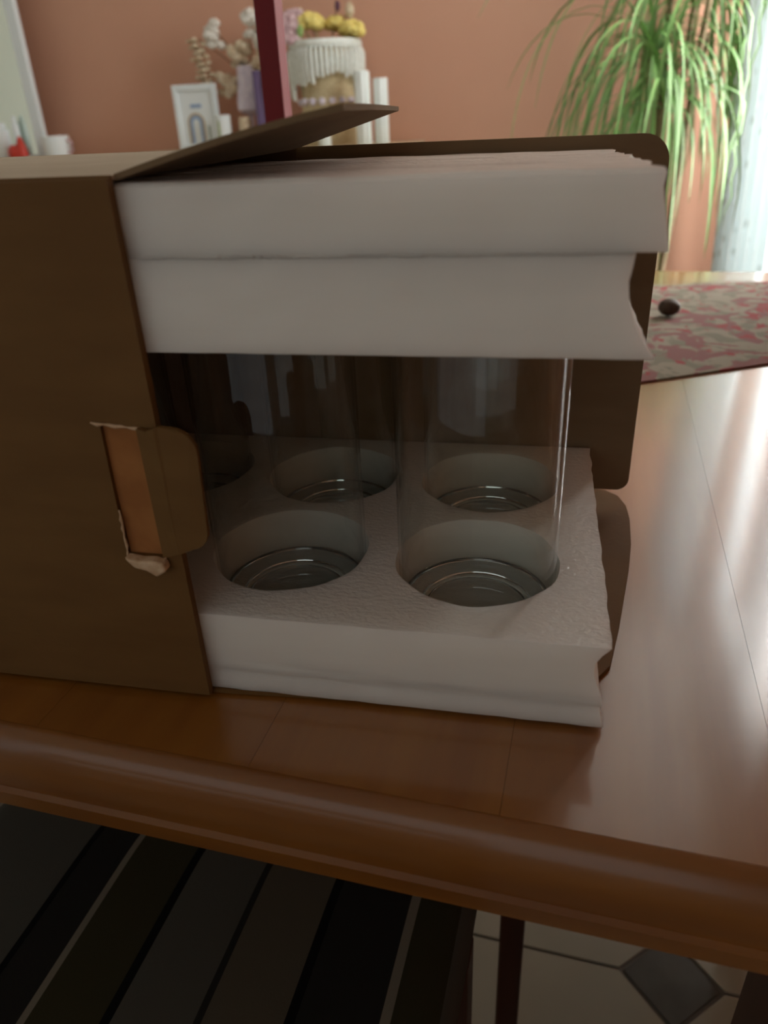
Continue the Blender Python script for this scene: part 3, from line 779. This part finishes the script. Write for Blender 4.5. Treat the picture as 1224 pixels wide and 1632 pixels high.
def flower(label, x, y, z, r_, m_, kind='pom'):
    t_ = thing('flower', label, 'flower', rm(-1.075+x*.25,2.76+y*.25,SZ+.30), A, 'flowers standing in the macrame basket')
    dx, dy, dz = x*.75, y*.75, z-(SZ+.30)
    MB().tube([(0,0,0),(dx*.5,dy*.5,dz*.7),(dx,dy,dz)],.002,6).build('stem','greenf' if kind != 'bud' else 'stem',t_)
    b = MB()
    if kind == 'pom':
        for k in range(34):
            u = R.uniform(-.4,1); q = R.uniform(0,2*PI); s = math.sqrt(1-u*u)
            b.ball((dx+r_*.72*s*math.cos(q), dy+r_*.72*s*math.sin(q), dz+r_*.5*u), r_*.52, (1,1,.7), 7, 5, .2)
    elif kind == 'petal':
        for k in range(9):
            q = 2*PI*k/9; b.ball((dx+r_*.6*math.cos(q), dy+r_*.5*math.sin(q)-.01, dz+r_*.45*math.sin(q)), r_*.42, (1.2,.6,.8), 8, 6, .2)
        b.ball((dx,dy-.01,dz), r_*.4, (1,1,1), 8, 6)
    else: b.ball((dx,dy,dz), r_, (.8,.8,1.3), 10, 8, .2)
    b.build('petals' if kind != 'bud' else 'bud', m_, t_, smooth=True)
flower('large pale yellow pompom flower over the left rim of the basket', -.045, -.05, .605, .046, 'yellow')
flower('golden yellow flower at the centre back of the basket', .04, .0, .600, .038, 'yellow')
flower('yellow flower over the right rim of the basket', .115, -.05, .575, .042, 'yellow')
flower('pink flower leaning out left of the basket, behind the red post', -.105, -.06, .618, .052, 'pinkf', 'petal')
flower('lower pink flower leaning out left of the basket', -.098, -.10, .570, .042, 'pinkf', 'petal')
flower('bright green bud next to the pink flowers', -.058, -.12, .578, .016, 'greenf', 'bud')
flower('dark plum bud standing highest above the yellow flowers', .055, -.02, .655, .013, 'darkf', 'bud')
flower('beige dried bud standing up at the right of the basket', .100, -.02, .640, .020, 'dried', 'bud')
flower('beige dried plume left of the large yellow flower', -.090, -.02, .640, .016, 'dried', 'bud')

# ------------------------------------------------------------------ tall plant by the window
pl = thing('potted_plant', 'tall green plant with long drooping strap leaves beside the curtain', 'plant', rm(.12,2.28,ZF))
MB().lathe([(0,0),(.11,0),(.12,.01),(.145,.24),(.155,.245),(.155,.275),(.138,.275),(.130,.24),(0,.235)],seg=40).build('pot','terra',pl,smooth=True)
MB().lathe([(0,.236),(.125,.236),(.120,.246),(0,.252)],seg=30).build('soil','soil',pl,smooth=True)
crowns = [(-.055,.0,1.180),(.045,.02,1.30),(.085,-.04,1.40),(-.005,-.03,1.06),(-.02,.05,1.36),(.09,.03,1.22)]
for k,(x,y,z) in enumerate(crowns):
    MB().tube([(x*.25,y*.25,.24),(x*.5,y*.5,.5),(x*.8,y,z-.25),(x,y,z)],[.011,.010,.009,.008],8).build('cane','cane',pl,smooth=True)
cnt = 0
for k,(x,y,z) in enumerate(crowns):
    for q_ in range((76,40,16,62,10,8)[k]):
        az = R.uniform(0,2*PI)
        Ln = R.uniform(.34,.80); el = R.uniform(.25,1.25)
        hx, hy = math.cos(az), math.sin(az)
        if hx > .2: Ln *= .85
        p = Vector((x,y,z+R.uniform(-.03,.03))); d = Vector((hx*math.cos(el), hy*math.cos(el), math.sin(el)))
        N = 14; st = Ln/N; pts = [p.copy()]
        G_ = R.uniform(.20,.36)
        for i in range(N):
            d = (d + Vector((0,0,-G_))).normalized()
            dd_ = Vector((d.x*.92, d.y*.92, d.z)).normalized(); d = dd_
            p = p + d*st; p.x = min(p.x, .20 - .02*R.random()); p.y = min(p.y, .55); pts.append(p.copy())
        wv = R.uniform(.0032,.0066); vs = []; fs = []
        sd = Vector((-hy, hx, 0))
        tw_ = R.uniform(-.8,.8)
        for i, q in enumerate(pts):
            s = i/N; ww = wv*min(1, .45+s*4)*(1-s**3)**.7
            t_ = (pts[min(i+1,N)]-pts[max(i-1,0)]).normalized()
            a_ = (sd*math.cos(tw_*s) + t_.cross(sd)*math.sin(tw_*s)).normalized(); nn = t_.cross(a_).normalized()
            vs += [q-a_*ww, q-nn*.0012, q+a_*ww]
        for i in range(N):
            a_ = i*3; fs += [(a_,a_+1,a_+4,a_+3),(a_+1,a_+2,a_+5,a_+4)]
        MB().add(vs,fs).build('leaf','leaf',pl,smooth=True,angle=80)
        cnt += 1

# ------------------------------------------------------------------ curtain
cu = thing('curtain', 'bright white lace curtain hanging in folds at the right', 'curtain', rm(.41,2.5,ZF))
bm = bmesh.new(); nu, nz_ = 120, 40; g_ = []
for i in range(nu+1):
    u = i/nu; row = []
    for j in range(nz_+1):
        z = .02 + j/nz_*2.28; zz = z - .75
        bx_, by_ = .368 + u*.098, 2.74 - u*.47
        lean = -.045*zz
        wv = .017*math.sin(u*2*PI*6.5 + .3*math.sin(z*2)) + .005*math.sin(u*41+z*1.7)
        nrm = Vector((.98,.2,0))
        row.append(bm.verts.new((bx_-.41+lean+wv*nrm.x, by_-2.5+wv*nrm.y, z)))
    g_.append(row)
for i in range(nu):
    for j in range(nz_): bm.faces.new((g_[i][j],g_[i+1][j],g_[i+1][j+1],g_[i][j+1]))
me = bpy.data.meshes.new('drape'); bm.to_mesh(me); bm.free(); me.materials.append(M['curtain']); me.shade_smooth()
o = bpy.data.objects.new('drape', me); C.objects.link(o); o.parent = cu
MB().tube([(-.02,.36,2.33),(-.02,-1.95,2.33)],.011,12).build('curtain_rod','steel',cu,smooth=True)
for k in range(9):
    y = .20-k*.05
    MB().tube([(-.02+.018*math.cos(q*PI/6), y, 2.33+.018*math.sin(q*PI/6)) for q in range(13)],.002,6).build('ring','steel',cu,smooth=True)
